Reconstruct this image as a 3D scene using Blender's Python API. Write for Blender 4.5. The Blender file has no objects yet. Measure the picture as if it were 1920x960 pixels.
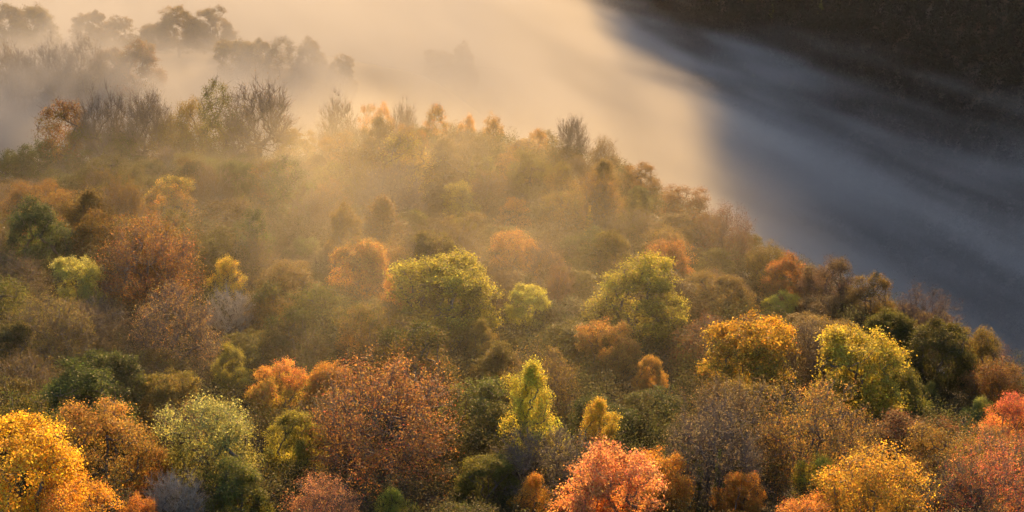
import bpy, math, random
import numpy as np
from mathutils import Vector

S = bpy.context.scene
COL = S.collection
R = math.radians

# ------------------------------------------------------------------ camera
FOC = 2637.0            # focal length in photo pixels (photo 1920 x 960)
PITCH = 17.0
cam_d = bpy.data.cameras.new("camera")
cam_d.sensor_width = 36.0
cam_d.lens = 36.0 * FOC / 1920.0
cam_d.clip_start = 1.0
cam_d.clip_end = 9000.0
cam = bpy.data.objects.new("camera", cam_d)
cam.location = (0, 0, 0)
cam.rotation_euler = (R(90 - PITCH), 0, 0)
COL.objects.link(cam)
S.camera = cam

# ------------------------------------------------------------------ sky and sun
SUN_EL, SUN_AZ = 20.0, 8.0      # azimuth from +Y, positive to the right
SUN_STRENGTH = 5.0
SKY_STRENGTH = 0.095
w = bpy.data.worlds.new("World")
S.world = w
w.use_nodes = True
nt = w.node_tree
sky = nt.nodes.new("ShaderNodeTexSky")
sky.sky_type = 'NISHITA'
sky.sun_disc = False
sky.sun_elevation = R(SUN_EL)
sky.sun_rotation = R(SUN_AZ)
bg = nt.nodes["Background"]
bg.inputs["Strength"].default_value = SKY_STRENGTH
nt.links.new(sky.outputs[0], bg.inputs["Color"])

sun_d = bpy.data.lights.new("sun", 'SUN')
sun_d.energy = SUN_STRENGTH
sun_d.angle = R(0.9)
sun_d.color = (1.0, 0.59, 0.22)
sun = bpy.data.objects.new("sun", sun_d)
sv = Vector((math.sin(R(SUN_AZ)) * math.cos(R(SUN_EL)), math.cos(R(SUN_AZ)) * math.cos(R(SUN_EL)), math.sin(R(SUN_EL))))
sun.rotation_euler = (-sv).to_track_quat('-Z', 'Y').to_euler()
COL.objects.link(sun)

S.view_settings.view_transform = 'Standard'
S.view_settings.look = 'None'
S.view_settings.gamma = 1.0
S.view_settings.use_curve_mapping = False
S.view_settings.exposure = 1.95
cy = S.cycles
cy.max_bounces = 5
cy.diffuse_bounces = 2
cy.glossy_bounces = 1
cy.transmission_bounces = 3
cy.volume_bounces = 2
cy.transparent_max_bounces = 4
cy.volume_max_steps = 128
cy.use_denoising = True
cy.sample_clamp_indirect = 4.0

# ------------------------------------------------------------------ pixel / world helpers (photo pixels)
CP, SP = math.cos(R(PITCH)), math.sin(R(PITCH))


def ray(px, py):
    a, b = (px - 960) / FOC, (480 - py) / FOC
    return Vector((a, CP + b * SP, -SP + b * CP))


def at_dist(px, py, D):
    d = ray(px, py)
    return d * (D / math.hypot(d.x, d.y))


def pix(p):
    dep = p[1] * CP - p[2] * SP
    up = p[1] * SP + p[2] * CP
    return 960 + FOC * p[0] / dep, 480 - FOC * up / dep


# ------------------------------------------------------------------ terrain
CANOPY = [  # photo pixel of tree tops, horizontal distance
    (-100, 960, 118), (300, 960, 118), (700, 960, 118), (1100, 960, 118), (1500, 960, 119), (2000, 960, 121),
    (0, 700, 160), (480, 700, 161), (960, 700, 162), (1440, 700, 166), (1900, 720, 172),
    (0, 480, 204), (480, 480, 208), (960, 480, 214), (1250, 500, 222), (1480, 490, 250), (1700, 620, 205), (1880, 625, 214),
    (60, 335, 268), (450, 315, 272), (850, 300, 278), (1130, 320, 284),
    (-150, 318, 310), (10, 305, 312), (130, 262, 312), (300, 238, 316), (480, 225, 318), (800, 220, 318), (1000, 235, 318), (1200, 310, 304), (1350, 400, 282), (1650, 530, 252), (1880, 640, 218),
]
gp = []
for px, py, D in CANOPY:
    p = at_dist(px, py, D)
    gp.append((p.x, p.y, p.z - (13.5 if D > 299 and px < 600 else 10.0 if D > 299 and px < 1100 else 9.0 if (px, D) in ((1130, 284), (1200, 304), (1350, 282), (1650, 252), (1880, 218)) else 13.0)))
for px, py, D in [(1000, 235, 318), (1200, 310, 304), (1350, 400, 282), (1650, 530, 252), (1880, 640, 218)]:
    p = at_dist(px, py, D)
    for s, dz in ((38, 28), (95, 92)):
        gp.append((p.x + .6 * s, p.y + .8 * s, p.z - 14 - dz))
    gp.append((p.x + .6 * 190, p.y + .8 * 190, -178))
gp += [(-150, 352, -88), (-100, 358, -92), (-50, 362, -95), (-5, 365, -100),
       (-170, 420, -78), (-125, 415, -78), (-90, 425, -79), (-60, 430, -81), (-40, 445, -84),
       (-25, 470, -82), (-130, 500, -76), (-100, 490, -77), (-170, 500, -75), (-90, 540, -80), (15, 430, -125), (10, 500, -120), (60, 450, -165),
       (-160, 700, -120), (-60, 700, -140), (60, 700, -175), (-100, 1000, -175), (50, 1000, -178), (-400, 1000, -150),
       (-300, 100, -72), (-300, 300, -76), (-320, 500, -82), (-400, 750, -115),
       (-120, 20, -84), (0, 20, -86), (120, 20, -92), (0, -200, -105), (-300, -200, -100), (300, -200, -130),
       (120, 110, -84), (200, 120, -105), (160, 200, -120), (260, 260, -170), (400, 100, -170), (300, 400, -178), (150, 360, -175),
       (0, 1600, -175), (-600, 1600, -160), (600, 1600, -175), (700, 400, -170), (-700, 300, -90)]
GP = np.array(gp)
XY = GP[:, :2]
KC = 18.0 ** 2
dm = np.sqrt(((XY[:, None] - XY[None]) ** 2).sum(-1) + KC)
nG = len(GP)
A = np.zeros((nG + 1, nG + 1))
A[:nG, :nG] = dm + np.eye(nG) * -1.5
A[nG, :nG] = A[:nG, nG] = 1
WG = np.linalg.solve(A, np.append(GP[:, 2], 0))


def vnoise(x, y, s, seed=0):
    """smooth value noise on arrays"""
    x = np.asarray(x, float) / s + 37.1 * seed
    y = np.asarray(y, float) / s - 11.7 * seed
    xi, yi = np.floor(x), np.floor(y)
    fx, fy = x - xi, y - yi
    fx, fy = fx * fx * (3 - 2 * fx), fy * fy * (3 - 2 * fy)
    h = lambda a, b: np.modf(np.abs(np.sin(a * 127.1 + b * 311.7) * 43758.5453))[0]
    return (h(xi, yi) * (1 - fx) + h(xi + 1, yi) * fx) * (1 - fy) + (h(xi, yi + 1) * (1 - fx) + h(xi + 1, yi + 1) * fx) * fy - .5


FOOT = (190.0, 484.0)
HN = (0.961, 0.277)
SHADE_SPUR_X, SHADE_SPUR_Y, SHADE_SPUR_TOP = 208.0, 1020.0, 215.0  # unseen spur beyond the frame, added to cast shade on the valley fog


def softpos(v, k):
    return k * np.logaddexp(0, np.clip(v / k, -40, 40))


def smin(a, b, k):
    h = np.clip(.5 + .5 * (b - a) / k, 0, 1)
    return b * (1 - h) + a * h - k * h * (1 - h)


def hill_h(x, y):
    e = (x - FOOT[0]) * HN[0] + (y - FOOT[1]) * HN[1]
    e = e + 26 * vnoise(x, y, 130, 3) + 10 * vnoise(x, y, 45, 4)
    face = -182 + smin(.62 * softpos(e, 14), 250 + 0 * e, 40)
    sx = x - SHADE_SPUR_X + 60 * vnoise(x, y, 60, 5) + 60 * vnoise(x, y, 24, 7)
    top = 182 + np.clip(SHADE_SPUR_TOP + 2.5 * sx, -400, 300) + 40 * vnoise(x, y, 45, 6)
    shade_spur = -182 + np.maximum(smin(1.5 * softpos(y - SHADE_SPUR_Y, 10), top, 12), 0)
    return np.maximum(face, shade_spur)


def ground(x, y):
    x = np.asarray(x, float)
    y = np.asarray(y, float)
    sh = x.shape
    q = np.stack([x.ravel(), y.ravel()], 1)
    out = np.empty(len(q))
    for i in range(0, len(q), 20000):
        k = q[i:i + 20000]
        out[i:i + 20000] = np.sqrt(((k[:, None] - XY[None]) ** 2).sum(-1) + KC) @ WG[:nG] + WG[nG]
    r = np.hypot(q[:, 0], q[:, 1] - 300)
    f = np.clip((r - 700) / 500, 0, 1)
    f = f * f * (3 - 2 * f)
    out = out * (1 - f) - 175 * f
    out = np.maximum(out, -185)
    out += 2.0 * vnoise(q[:, 0], q[:, 1], 22, 1) + .8 * vnoise(q[:, 0], q[:, 1], 8, 2)
    return np.maximum(out, hill_h(q[:, 0], q[:, 1])).reshape(sh)


def g1(x, y):
    return float(ground(np.array([x]), np.array([y]))[0])


# ------------------------------------------------------------------ materials
def new_mat(name):
    m = bpy.data.materials.new(name)
    m.use_nodes = True
    m.node_tree.nodes.clear()
    return m, m.node_tree


def N(t, kind, **kw):
    n = t.nodes.new(kind)
    for k, v in kw.items():
        setattr(n, k, v)
    return n


def leaf_material(name, transl=.5):
    m, t = new_mat(name)
    out = N(t, "ShaderNodeOutputMaterial")
    oi = N(t, "ShaderNodeObjectInfo")
    tint = N(t, "ShaderNodeAttribute", attribute_name="tint")
    c2 = N(t, "ShaderNodeAttribute", attribute_type='OBJECT', attribute_name="second_leaf_colour")
    sep = N(t, "ShaderNodeSeparateColor")
    t.links.new(tint.outputs["Color"], sep.inputs[0])
    mix = N(t, "ShaderNodeMix", data_type='RGBA')
    t.links.new(sep.outputs[1], mix.inputs["Factor"])
    t.links.new(oi.outputs["Color"], mix.inputs[6])
    t.links.new(c2.outputs["Color"], mix.inputs[7])
    hsv = N(t, "ShaderNodeHueSaturation")
    t.links.new(mix.outputs[2], hsv.inputs["Color"])
    t.links.new(sep.outputs[0], hsv.inputs["Value"])
    t.links.new(sep.outputs[2], hsv.inputs["Hue"])
    d = N(t, "ShaderNodeBsdfDiffuse")
    tr = N(t, "ShaderNodeBsdfTranslucent")
    gl = N(t, "ShaderNodeBsdfGlossy")
    gl.inputs["Roughness"].default_value = .45
    t.links.new(hsv.outputs[0], d.inputs["Color"])
    t.links.new(hsv.outputs[0], tr.inputs["Color"])
    a = N(t, "ShaderNodeMixShader")
    a.inputs[0].default_value = transl
    t.links.new(d.outputs[0], a.inputs[1])
    t.links.new(tr.outputs[0], a.inputs[2])
    b = N(t, "ShaderNodeMixShader")
    b.inputs[0].default_value = .015
    t.links.new(a.outputs[0], b.inputs[1])
    t.links.new(gl.outputs[0], b.inputs[2])
    t.links.new(b.outputs[0], out.inputs["Surface"])
    return m


def bark_material(name, c0, c1, scale=3.0):
    m, t = new_mat(name)
    out = N(t, "ShaderNodeOutputMaterial")
    tc = N(t, "ShaderNodeTexCoord")
    no = N(t, "ShaderNodeTexNoise")
    no.inputs["Scale"].default_value = scale
    no.inputs["Detail"].default_value = 4
    t.links.new(tc.outputs["Object"], no.inputs["Vector"])
    cr = N(t, "ShaderNodeValToRGB")
    cr.color_ramp.elements[0].color = (*c0, 1)
    cr.color_ramp.elements[1].color = (*c1, 1)
    cr.color_ramp.elements[0].position = .3
    cr.color_ramp.elements[1].position = .7
    t.links.new(no.outputs[0], cr.inputs[0])
    b = N(t, "ShaderNodeBsdfPrincipled")
    b.inputs["Roughness"].default_value = .85
    t.links.new(cr.outputs[0], b.inputs["Base Color"])
    t.links.new(b.outputs[0], out.inputs["Surface"])
    return m


LEAF = leaf_material("leaf", .6)
BARK = bark_material("bark", (.05, .038, .028), (.13, .10, .075))
TWIG = bark_material("twig", (.085, .062, .048), (.17, .13, .10), 1.5)
PALE = bark_material("pale_twig", (.22, .19, .15), (.36, .32, .26), 1.5)


def soil_material():
    m, t = new_mat("leaf_litter")
    out = N(t, "ShaderNodeOutputMaterial")
    tc = N(t, "ShaderNodeTexCoord")
    n1 = N(t, "ShaderNodeTexNoise")
    n1.inputs["Scale"].default_value = .06
    n1.inputs["Detail"].default_value = 8
    n2 = N(t, "ShaderNodeTexNoise")
    n2.inputs["Scale"].default_value = 1.3
    n2.inputs["Detail"].default_value = 6
    for n in (n1, n2):
        t.links.new(tc.outputs["Object"], n.inputs["Vector"])
    r1 = N(t, "ShaderNodeValToRGB")
    r1.color_ramp.elements[0].color = (.018, .016, .009, 1)
    r1.color_ramp.elements[1].color = (.038, .027, .015, 1)
    r1.color_ramp.elements[0].position, r1.color_ramp.elements[1].position = .38, .62
    r2 = N(t, "ShaderNodeValToRGB")
    r2.color_ramp.elements[0].color = (.5, .5, .5, 1)
    r2.color_ramp.elements[1].color = (1.4, 1.3, 1.2, 1)
    t.links.new(n1.outputs[0], r1.inputs[0])
    t.links.new(n2.outputs[0], r2.inputs[0])
    mx = N(t, "ShaderNodeMix", data_type='RGBA', blend_type='MULTIPLY')
    mx.inputs["Factor"].default_value = 1
    t.links.new(r1.outputs[0], mx.inputs[6])
    t.links.new(r2.outputs[0], mx.inputs[7])
    b = N(t, "ShaderNodeBsdfPrincipled")
    b.inputs["Roughness"].default_value = .95
    t.links.new(mx.outputs[2], b.inputs["Base Color"])
    t.links.new(b.outputs[0], out.inputs["Surface"])
    return m


# ------------------------------------------------------------------ mesh helpers
def mesh_from(name, V, Fq, mats, mi=None, tint=None):
    """quad mesh from arrays"""
    me = bpy.data.meshes.new(name)
    V = np.asarray(V, np.float32)
    Fq = np.asarray(Fq, np.int32)
    me.vertices.add(len(V))
    me.vertices.foreach_set("co", V.ravel())
    n = len(Fq)
    k = Fq.shape[1]
    me.loops.add(n * k)
    me.loops.foreach_set("vertex_index", Fq.ravel())
    me.polygons.add(n)
    me.polygons.foreach_set("loop_start", np.arange(0, n * k, k, dtype=np.int32))
    for m in mats:
        me.materials.append(m)
    if mi is not None:
        me.polygons.foreach_set("material_index", np.asarray(mi, np.int32))
    if tint is not None:
        at = me.attributes.new("tint", 'FLOAT_COLOR', 'POINT')
        at.data.foreach_set("color", np.asarray(tint, np.float32).ravel())
    me.update(calc_edges=True)
    me.validate()
    return me


def link(name, data, parent=None, loc=None):
    o = bpy.data.objects.new(name, data)
    COL.objects.link(o)
    if parent is not None:
        o.parent = parent
    if loc is not None:
        o.location = loc
    return o


def tubes(P0, P1, r0, r1, sides=3):
    """prisms along edges; returns verts, quads"""
    d = P1 - P0
    L = np.linalg.norm(d, axis=1, keepdims=True) + 1e-9
    d = d / L
    up = np.where(np.abs(d[:, 2:3]) > .9, np.array([[1., 0, 0]]), np.array([[0., 0, 1]]))
    u = np.cross(d, up)
    u /= np.linalg.norm(u, axis=1, keepdims=True) + 1e-9
    v = np.cross(d, u)
    n = len(P0)
    V = np.empty((n, 2 * sides, 3))
    for k in range(sides):
        a = 2 * math.pi * k / sides
        o = u * math.cos(a) + v * math.sin(a)
        V[:, k] = P0 + o * r0[:, None]
        V[:, sides + k] = P1 + o * r1[:, None]
    F = np.empty((n, sides, 4), int)
    base = np.arange(n)[:, None] * 2 * sides
    for k in range(sides):
        k2 = (k + 1) % sides
        F[:, k] = base + np.array([[k, k2, sides + k2, sides + k]])
    return V.reshape(-1, 3), F.reshape(-1, 4)


def leaves(rng, C, n_per, spread, size, flat=.8, centre=None, clump_hue=None):
    """leaf faces round clump centres C; returns verts, quads, tint"""
    m = len(C)
    idx = np.repeat(np.arange(m), n_per)
    n = len(idx)
    off = rng.normal(size=(n, 3)) * spread
    off[:, 2] *= flat
    P = C[idx] + off
    nor = rng.normal(size=(n, 3)) * .8
    if centre is not None:
        o = P - centre
        nor += o / (np.linalg.norm(o, axis=1, keepdims=True) + 1e-6) * .8
    nor[:, 2] += .5
    nor /= np.linalg.norm(nor, axis=1, keepdims=True)
    t = rng.normal(size=(n, 3))
    t -= nor * (t * nor).sum(1, keepdims=True)
    t /= np.linalg.norm(t, axis=1, keepdims=True)
    b = np.cross(nor, t)
    s = size * rng.uniform(.6, 1.3, (n, 1))
    V = np.empty((n, 4, 3))
    fold = nor * s * .16
    V[:, 0] = P - t * s * .62
    V[:, 1] = P - b * s * .38 + fold
    V[:, 2] = P + t * s * .62
    V[:, 3] = P + b * s * .38 + fold
    F = np.arange(n * 4).reshape(n, 4)
    tint = np.ones((n, 4))
    cb = rng.uniform(.72, 1.42, m)
    ch = rng.uniform(0, 1, m) ** 1.3 if clump_hue is None else clump_hue
    tint[:, 0] = cb[idx] * rng.uniform(.72, 1.2, n)
    tint[:, 1] = np.clip(ch[idx] + rng.normal(size=n) * .2, 0, 1)
    tint[:, 2] = .5 + rng.normal(size=n) * .018
    return V.reshape(-1, 3), F, np.repeat(tint, 4, axis=0)


def skeleton(rng, base, fork, top, tips, wob=.12, sub=3, r_tip=.02, r_max=.45, power=.42):
    """grow limbs from a trunk to all tips; returns P0,P1,r0,r1 of edges"""
    nodes = [np.array(base, float)]
    par = [-1]
    nt_ = 7
    for i in range(1, nt_ + 1):
        f = i / nt_
        p = np.array(base) + (np.array(top) - np.array(base)) * f
        p = p + np.append(rng.normal(size=2) * .12 * f, 0)
        nodes.append(p)
        par.append(len(nodes) - 2)
    fork = np.array(fork, float)
    allow = [i for i in range(len(nodes)) if nodes[i][2] >= fork[2] - .5] or [len(nodes) - 1]
    act = list(allow)
    order = np.argsort(np.linalg.norm(tips - fork, axis=1))
    NP = np.zeros((len(nodes) + len(tips) * (sub + 1) + 4, 3))
    NP[:len(nodes)] = np.array(nodes)
    cnt = len(nodes)
    par = par + [0] * (len(NP) - cnt)
    actmask = np.zeros(len(NP), bool)
    actmask[act] = True
    df = np.zeros(len(NP))
    df[:cnt] = np.linalg.norm(NP[:cnt] - fork, axis=1)
    tipnode = []
    for j in order:
        t = tips[j]
        ids = np.nonzero(actmask[:cnt])[0]
        dv = t - NP[ids]
        dd = np.linalg.norm(dv, axis=1)
        cost = dd + .25 * df[ids] + np.maximum(0, -dv[:, 2]) * 1.1
        k = ids[np.argmin(cost)]
        a = NP[k].copy()
        L = np.linalg.norm(t - a)
        prev = k
        bend = rng.normal(size=3) * wob * L
        bend[2] -= .05 * L
        for s in range(1, sub + 1):
            f = s / sub
            p = a + (t - a) * f + bend * math.sin(math.pi * f) * (1 if s < sub else 0)
            NP[cnt] = p
            par[cnt] = prev
            df[cnt] = np.linalg.norm(p - fork)
            actmask[cnt] = True
            prev = cnt
            cnt += 1
        tipnode.append(prev)
    load = np.zeros(cnt)
    for tnode in tipnode:
        load[tnode] += 1
    for i in range(cnt - 1, 0, -1):
        load[par[i]] += load[i]
    rad = np.minimum(r_tip * np.maximum(load, .6) ** power, r_max)
    e = np.arange(1, cnt)
    p = np.array(par[1:cnt])
    return NP[p], NP[e], np.minimum(rad[p], rad[e] * 1.35), rad[e], load[e]


def twig_spray(rng, tips, centre, n_per, length, r):
    idx = np.repeat(np.arange(len(tips)), n_per)
    P = tips[idx]
    d = P - centre
    d /= np.linalg.norm(d, axis=1, keepdims=True) + 1e-6
    d = d + rng.normal(size=d.shape) * .55 + np.array([[0, 0, .35]])
    d /= np.linalg.norm(d, axis=1, keepdims=True)
    L = length * rng.uniform(.5, 1.2, (len(idx), 1))
    M = P + d * L * .55
    E = M + (d + rng.normal(size=d.shape) * .3) * L * .5
    rr = np.full(len(idx), r)
    return np.concatenate([P, M]), np.concatenate([M, E]), np.concatenate([rr, rr * .8]), np.concatenate([rr * .8, rr * .45]), E


def dome_points(rng, n, a, h, z0, shell=.8, low=-.25, lumps=.2):
    """points through a domed crown: half width a, height h above z0"""
    ph = rng.uniform(0, 2 * math.pi, 12)
    d = rng.normal(size=(n * 3, 3))
    d /= np.linalg.norm(d, axis=1, keepdims=True)
    d = d[d[:, 2] > low][:n]
    az = np.arctan2(d[:, 1], d[:, 0])
    lump = 1 + lumps * (np.sin(3 * az + ph[0]) * np.sin(4 * d[:, 2] + ph[1]) + .6 * np.sin(5 * az + 3 * d[:, 2] + ph[2]) + .5 * np.sin(8 * az - 5 * d[:, 2] + ph[3]))
    r = rng.uniform(shell, 1, len(d)) ** .5 * lump
    P = d * r[:, None]
    return np.stack([P[:, 0] * a, P[:, 1] * a, z0 + P[:, 2] * np.where(P[:, 2] > 0, h, h * .85)], 1)


TREES = {}


def finish(kind, name, trunk, crown):
    TREES.setdefault(kind, []).append((trunk, crown, name))


def build_parts(kind, skel, thick, leaf=None, extra=None, twig_mat=TWIG, height=None, half=None):
    P0, P1, r0, r1, load = skel
    big = load >= thick
    V, F = tubes(P0[big], P1[big], r0[big], r1[big], 6)
    tm = mesh_from(kind + "_trunk", V, F, [BARK])
    Vs, Fs, Ts, Ms = [], [], [], []
    nv = 0

    def add(V, F, T, m):
        nonlocal nv
        Vs.append(V)
        Fs.append(F + nv)
        Ts.append(T if T is not None else np.ones((len(V), 4)))
        Ms.append(np.full(len(F), m))
        nv += len(V)
    sm = ~big
    if sm.any():
        add(*tubes(P0[sm], P1[sm], r0[sm], r1[sm], 3), None, 1)
    if extra is not None:
        a, b, c, d = extra
        add(*tubes(a, b, c, d, 3), None, 1)
    if leaf is not None:
        for l in (leaf if isinstance(leaf, list) else [leaf]):
            add(*l, 0)
    cm = mesh_from(kind + "_crown", np.concatenate(Vs), np.concatenate(Fs), [LEAF, twig_mat], np.concatenate(Ms), np.concatenate(Ts))
    TREES.setdefault(kind, []).append(dict(trunk=tm, crown=cm, h=height, half=half))


# Every kind is modelled at its own real size in metres; h = total height, half = crown half width
def make_dome(seed, kind="dome", a=6.5, h=15.0, lobes=24, per=14, n_leaf=92, size=.20, spread=.44, sparse=1.0):
    rng = np.random.default_rng(seed)
    z0 = h * .50
    ch = h - z0
    L = dome_points(rng, lobes, a * .66, ch * .70, z0, .85, -.75, .12)
    cl = []
    hue = []
    L = np.array([0, 0, z0]) + (L - np.array([0, 0, z0])) * rng.uniform(.80, 1.2, (len(L), 1))
    for c in L:
        rl = a * rng.uniform(.17, .40)
        d = rng.normal(size=(per * 3, 3))
        d /= np.linalg.norm(d, axis=1, keepdims=True)
        o = c - np.array([0, 0, z0 - 1])
        o = o / (np.linalg.norm(o) + 1e-6)
        d = d[(d @ o) > -.25][:per]
        q = c + d * rl * rng.uniform(.75, 1.05, (len(d), 1)) * np.array([1, 1, .85])
        cl.append(q)
        hue.append(np.clip(rng.uniform(0, .8) + rng.normal(size=len(q)) * .15, 0, 1))
    fill = dome_points(rng, int(lobes * 4), a * .88, ch * .85, z0, .3, -1, .12)
    k = int(lobes * 3)
    az = rng.uniform(0, 6.283, k)
    rs = a * rng.uniform(.45, .92, k)
    skirt = np.stack([rs * np.cos(az), rs * np.sin(az), h * rng.uniform(.12, .42, k)], 1)
    fill = np.concatenate([fill, skirt])
    C = np.concatenate(cl + [fill])
    hue = np.concatenate(hue + [rng.uniform(0, .8, len(fill))])
    up = C[:, 2] > h * .1
    C, hue = C[up], hue[up]
    if sparse < 1:
        k = rng.uniform(size=len(C)) < sparse
        C, hue = C[k], hue[k]
    C[:, :2] += (C[:, 2:3] / h) ** 2 * rng.normal(size=2) * a * .16          # leans to its lighter side
    C[:, :2] *= rng.uniform(.88, 1.1, 2)
    ctr = np.array([0, 0, z0])
    sk = skeleton(rng, (0, 0, -1.0), (0, 0, h * .26), (rng.normal() * .3, rng.normal() * .3, h * .62), C, r_tip=.035, r_max=.42)
    hue = np.clip(hue * .75 + np.clip(.95 - 1.25 * C[:, 2] / h, -.3, .6), 0, 1)      # the tops turn first
    cnt = np.maximum(8, (n_leaf * rng.uniform(.5, 1.4, len(C))).astype(int))
    lf = leaves(rng, C, cnt, spread, size, .75, ctr, hue)
    build_parts(kind, sk, 6, lf, height=h, half=a)


def make_halfbare(seed, a=6.5, h=14.5, tips=420, n_leaf=20, kind="halfbare", twigs=6, pale=False):
    rng = np.random.default_rng(seed)
    z0 = h * .42
    T = dome_points(rng, tips, a * .93, (h - z0) * .93, z0, .25, -.7, .13)
    T = T[T[:, 2] > h * .1]
    ctr = np.array([0, 0, z0 - 1.5])
    sk = skeleton(rng, (0, 0, -1.0), (0, 0, h * .2), (rng.normal() * .4, rng.normal() * .4, h * .55), T, wob=.10, r_tip=.026, r_max=.4)
    a0, b0, c0, d0, E = twig_spray(rng, T, ctr, twigs, 1.5, .019)
    C = np.concatenate([E, T])
    lf = None
    if n_leaf:
        patch = .5 + 1.3 * np.clip(vnoise(C[:, 0] + C[:, 2], C[:, 1] + .5 * C[:, 2], 2.2, seed) + .25, 0, 1)
        cnt = rng.poisson(n_leaf * .45 * patch)
        lf = leaves(rng, C, cnt, .32, .155, .9, ctr)
    build_parts(kind, sk, 14, lf, (a0, b0, c0, d0), PALE if pale else TWIG, height=h, half=a)


def make_bare(seed, a=6.0, h=15.0, tips=430, kind="bare", pale=False, upright=0.0):
    rng = np.random.default_rng(seed)
    z0 = h * .45
    T = dome_points(rng, tips, a * .9, (h - z0) * .92, z0, .15, -.3, .16)
    T = T[T[:, 2] > h * .22]
    ctr = np.array([0, 0, z0 - 4])
    sk = skeleton(rng, (0, 0, -1.0), (0, 0, h * .16), (rng.normal() * .5, rng.normal() * .5, h * .42), T, wob=.08, r_tip=.028, r_max=.42, power=.44)
    a0, b0, c0, d0, E = twig_spray(rng, T, ctr, 9, 1.7, .019)
    cnt = rng.poisson(.35, len(E))
    lf = leaves(rng, E, cnt, .25, .15, .9, ctr)
    build_parts(kind, sk, 8, lf, (a0, b0, c0, d0), PALE if pale else TWIG, height=h, half=a)


def make_birch(seed, a=3.4, h=15.0, kind="birch", n=190, n_leaf=120, fork_limb=True):
    rng = np.random.default_rng(seed)
    z = rng.uniform(.12, 1.0, n) ** .8
    ph = rng.uniform(0, 6.28, 6)
    prof = np.interp(z, [0.1, .3, .5, .7, .85, 1.0], [.75, 1.0, .85, .62, .42, .07])
    az = rng.uniform(0, 2 * math.pi, n)
    lump = 1 + .28 * np.sin(2 * az + 7 * z + ph[0]) + .22 * np.sin(3 * az - 13 * z + ph[1]) + .15 * np.sin(19 * z + ph[2])
    rr = a * prof * lump * rng.uniform(.35, 1, n) ** .5
    C = np.stack([rr * np.cos(az), rr * np.sin(az), z * h], 1)
    if fork_limb:   # a side leader that leaves the main crown
        d = rng.uniform(0, 6.28)
        k = 16
        f = rng.uniform(0, 1, k)
        C = np.concatenate([C, np.stack([(a * .35 + f * a * .55) * math.cos(d) + rng.normal(size=k) * .3, (a * .35 + f * a * .55) * math.sin(d) + rng.normal(size=k) * .3, h * (.6 + .24 * f)], 1)])
    ctr = np.array([0, 0, h * .4])
    sk = skeleton(rng, (0, 0, -1.0), (0, 0, h * .15), (rng.normal() * .2, rng.normal() * .2, h * .93), C, r_tip=.028, r_max=.22)
    cnt = np.maximum(6, (n_leaf * rng.uniform(.4, 1.4, len(C))).astype(int))
    lf = leaves(rng, C, cnt, .38, .155, 1.15, ctr)
    build_parts(kind, sk, 8, lf, height=h, half=a)


def make_conifer(seed, a=2.6, h=14.0, kind="conifer"):
    rng = np.random.default_rng(seed)
    C = []
    z = h * .1
    while z < h * .98:
        f = (z / h)
        rad = a * (1 - f) ** .85 * rng.uniform(.8, 1.12) + .12
        nb = max(3, int(9 * (1 - f) + 3))
        a0 = rng.uniform(0, 6.28)
        for k in range(nb):
            az = a0 + 6.283 * k / nb + rng.normal() * .15
            L = rad * rng.uniform(.75, 1.1)
            for s in np.arange(.3, 1.01, max(.18, .5 / max(L, .3))):
                C.append((L * s * math.cos(az), L * s * math.sin(az), z - L * s * .22 + .1 * s * s * L))
        z += h * .032
    C = np.array(C)
    P0 = np.array([[0, 0, -1.0], [0, 0, h * .4], [0, 0, h * .75]])
    P1 = np.array([[0, 0, h * .4], [0, 0, h * .75], [0, 0, h]])
    sk = (P0, P1, np.array([.22, .15, .08]), np.array([.15, .08, .02]), np.array([99, 99, 99]))
    lf = leaves(rng, C, 26, .17, .19, .6, None)
    build_parts(kind, sk, 1, lf, height=h, half=a)


def make_column(seed, a=2.8, h=14.0, kind="column"):
    rng = np.random.default_rng(seed)
    n = 150
    z = rng.uniform(.12, 1, n)
    ph = rng.uniform(0, 6.28, 4)
    prof = np.interp(z, [.1, .3, .6, .8, .93, 1.0], [.55, .75, 1.0, .95, .65, .2])
    az = rng.uniform(0, 6.28, n)
    rr = a * prof * (1 + .22 * np.sin(2 * az + 8 * z + ph[0]) + .18 * np.sin(3 * az - 11 * z + ph[1])) * rng.uniform(.3, 1, n) ** .5
    C = np.stack([rr * np.cos(az), rr * np.sin(az), z * h], 1)
    sk = skeleton(rng, (0, 0, -1.0), (0, 0, h * .2), (rng.normal() * .3, rng.normal() * .3, h * .9), C, r_tip=.03, r_max=.3)
    cnt = np.maximum(5, (110 * rng.uniform(.3, 1.5, n)).astype(int))
    lf = leaves(rng, C, cnt, .42, .165, 1.0, np.array([0, 0, h * .5]))
    a0, b0, c0, d0, E = twig_spray(rng, C[z > .75], np.array([0, 0, h * .5]), 3, 1.4, .022)
    build_parts(kind, sk, 8, lf, (a0, b0, c0, d0), height=h, half=a)


for s in range(5):
    make_dome(100 + s)
for s in range(4):
    make_dome(200 + s, "loose", a=6.0, h=14.5, lobes=20, per=12, n_leaf=88, size=.17, spread=.52, sparse=.88)
for s in range(5):
    make_halfbare(300 + s)
for s in range(3):
    make_halfbare(340 + s, kind="sparse", n_leaf=8, twigs=9)
for s in range(4):
    make_bare(400 + s)
make_bare(450, a=5, h=11, kind="palebare", pale=True, tips=220)
make_bare(451, a=5, h=11, kind="palebare", pale=True, tips=220)
for s in range(3):
    make_birch(500 + s)
make_birch(520, a=4.5, h=11, kind="young", n=120, n_leaf=140, fork_limb=False)
make_birch(521, a=4.5, h=11, kind="young", n=120, n_leaf=140, fork_limb=False)
for s in range(3):
    make_conifer(600 + s)
for s in range(3):
    make_column(700 + s)

def beyond(x, y):
    return max(y - 328, .5 * x + .87 * y - 283, .91 * x + .42 * y - 158)


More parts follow.
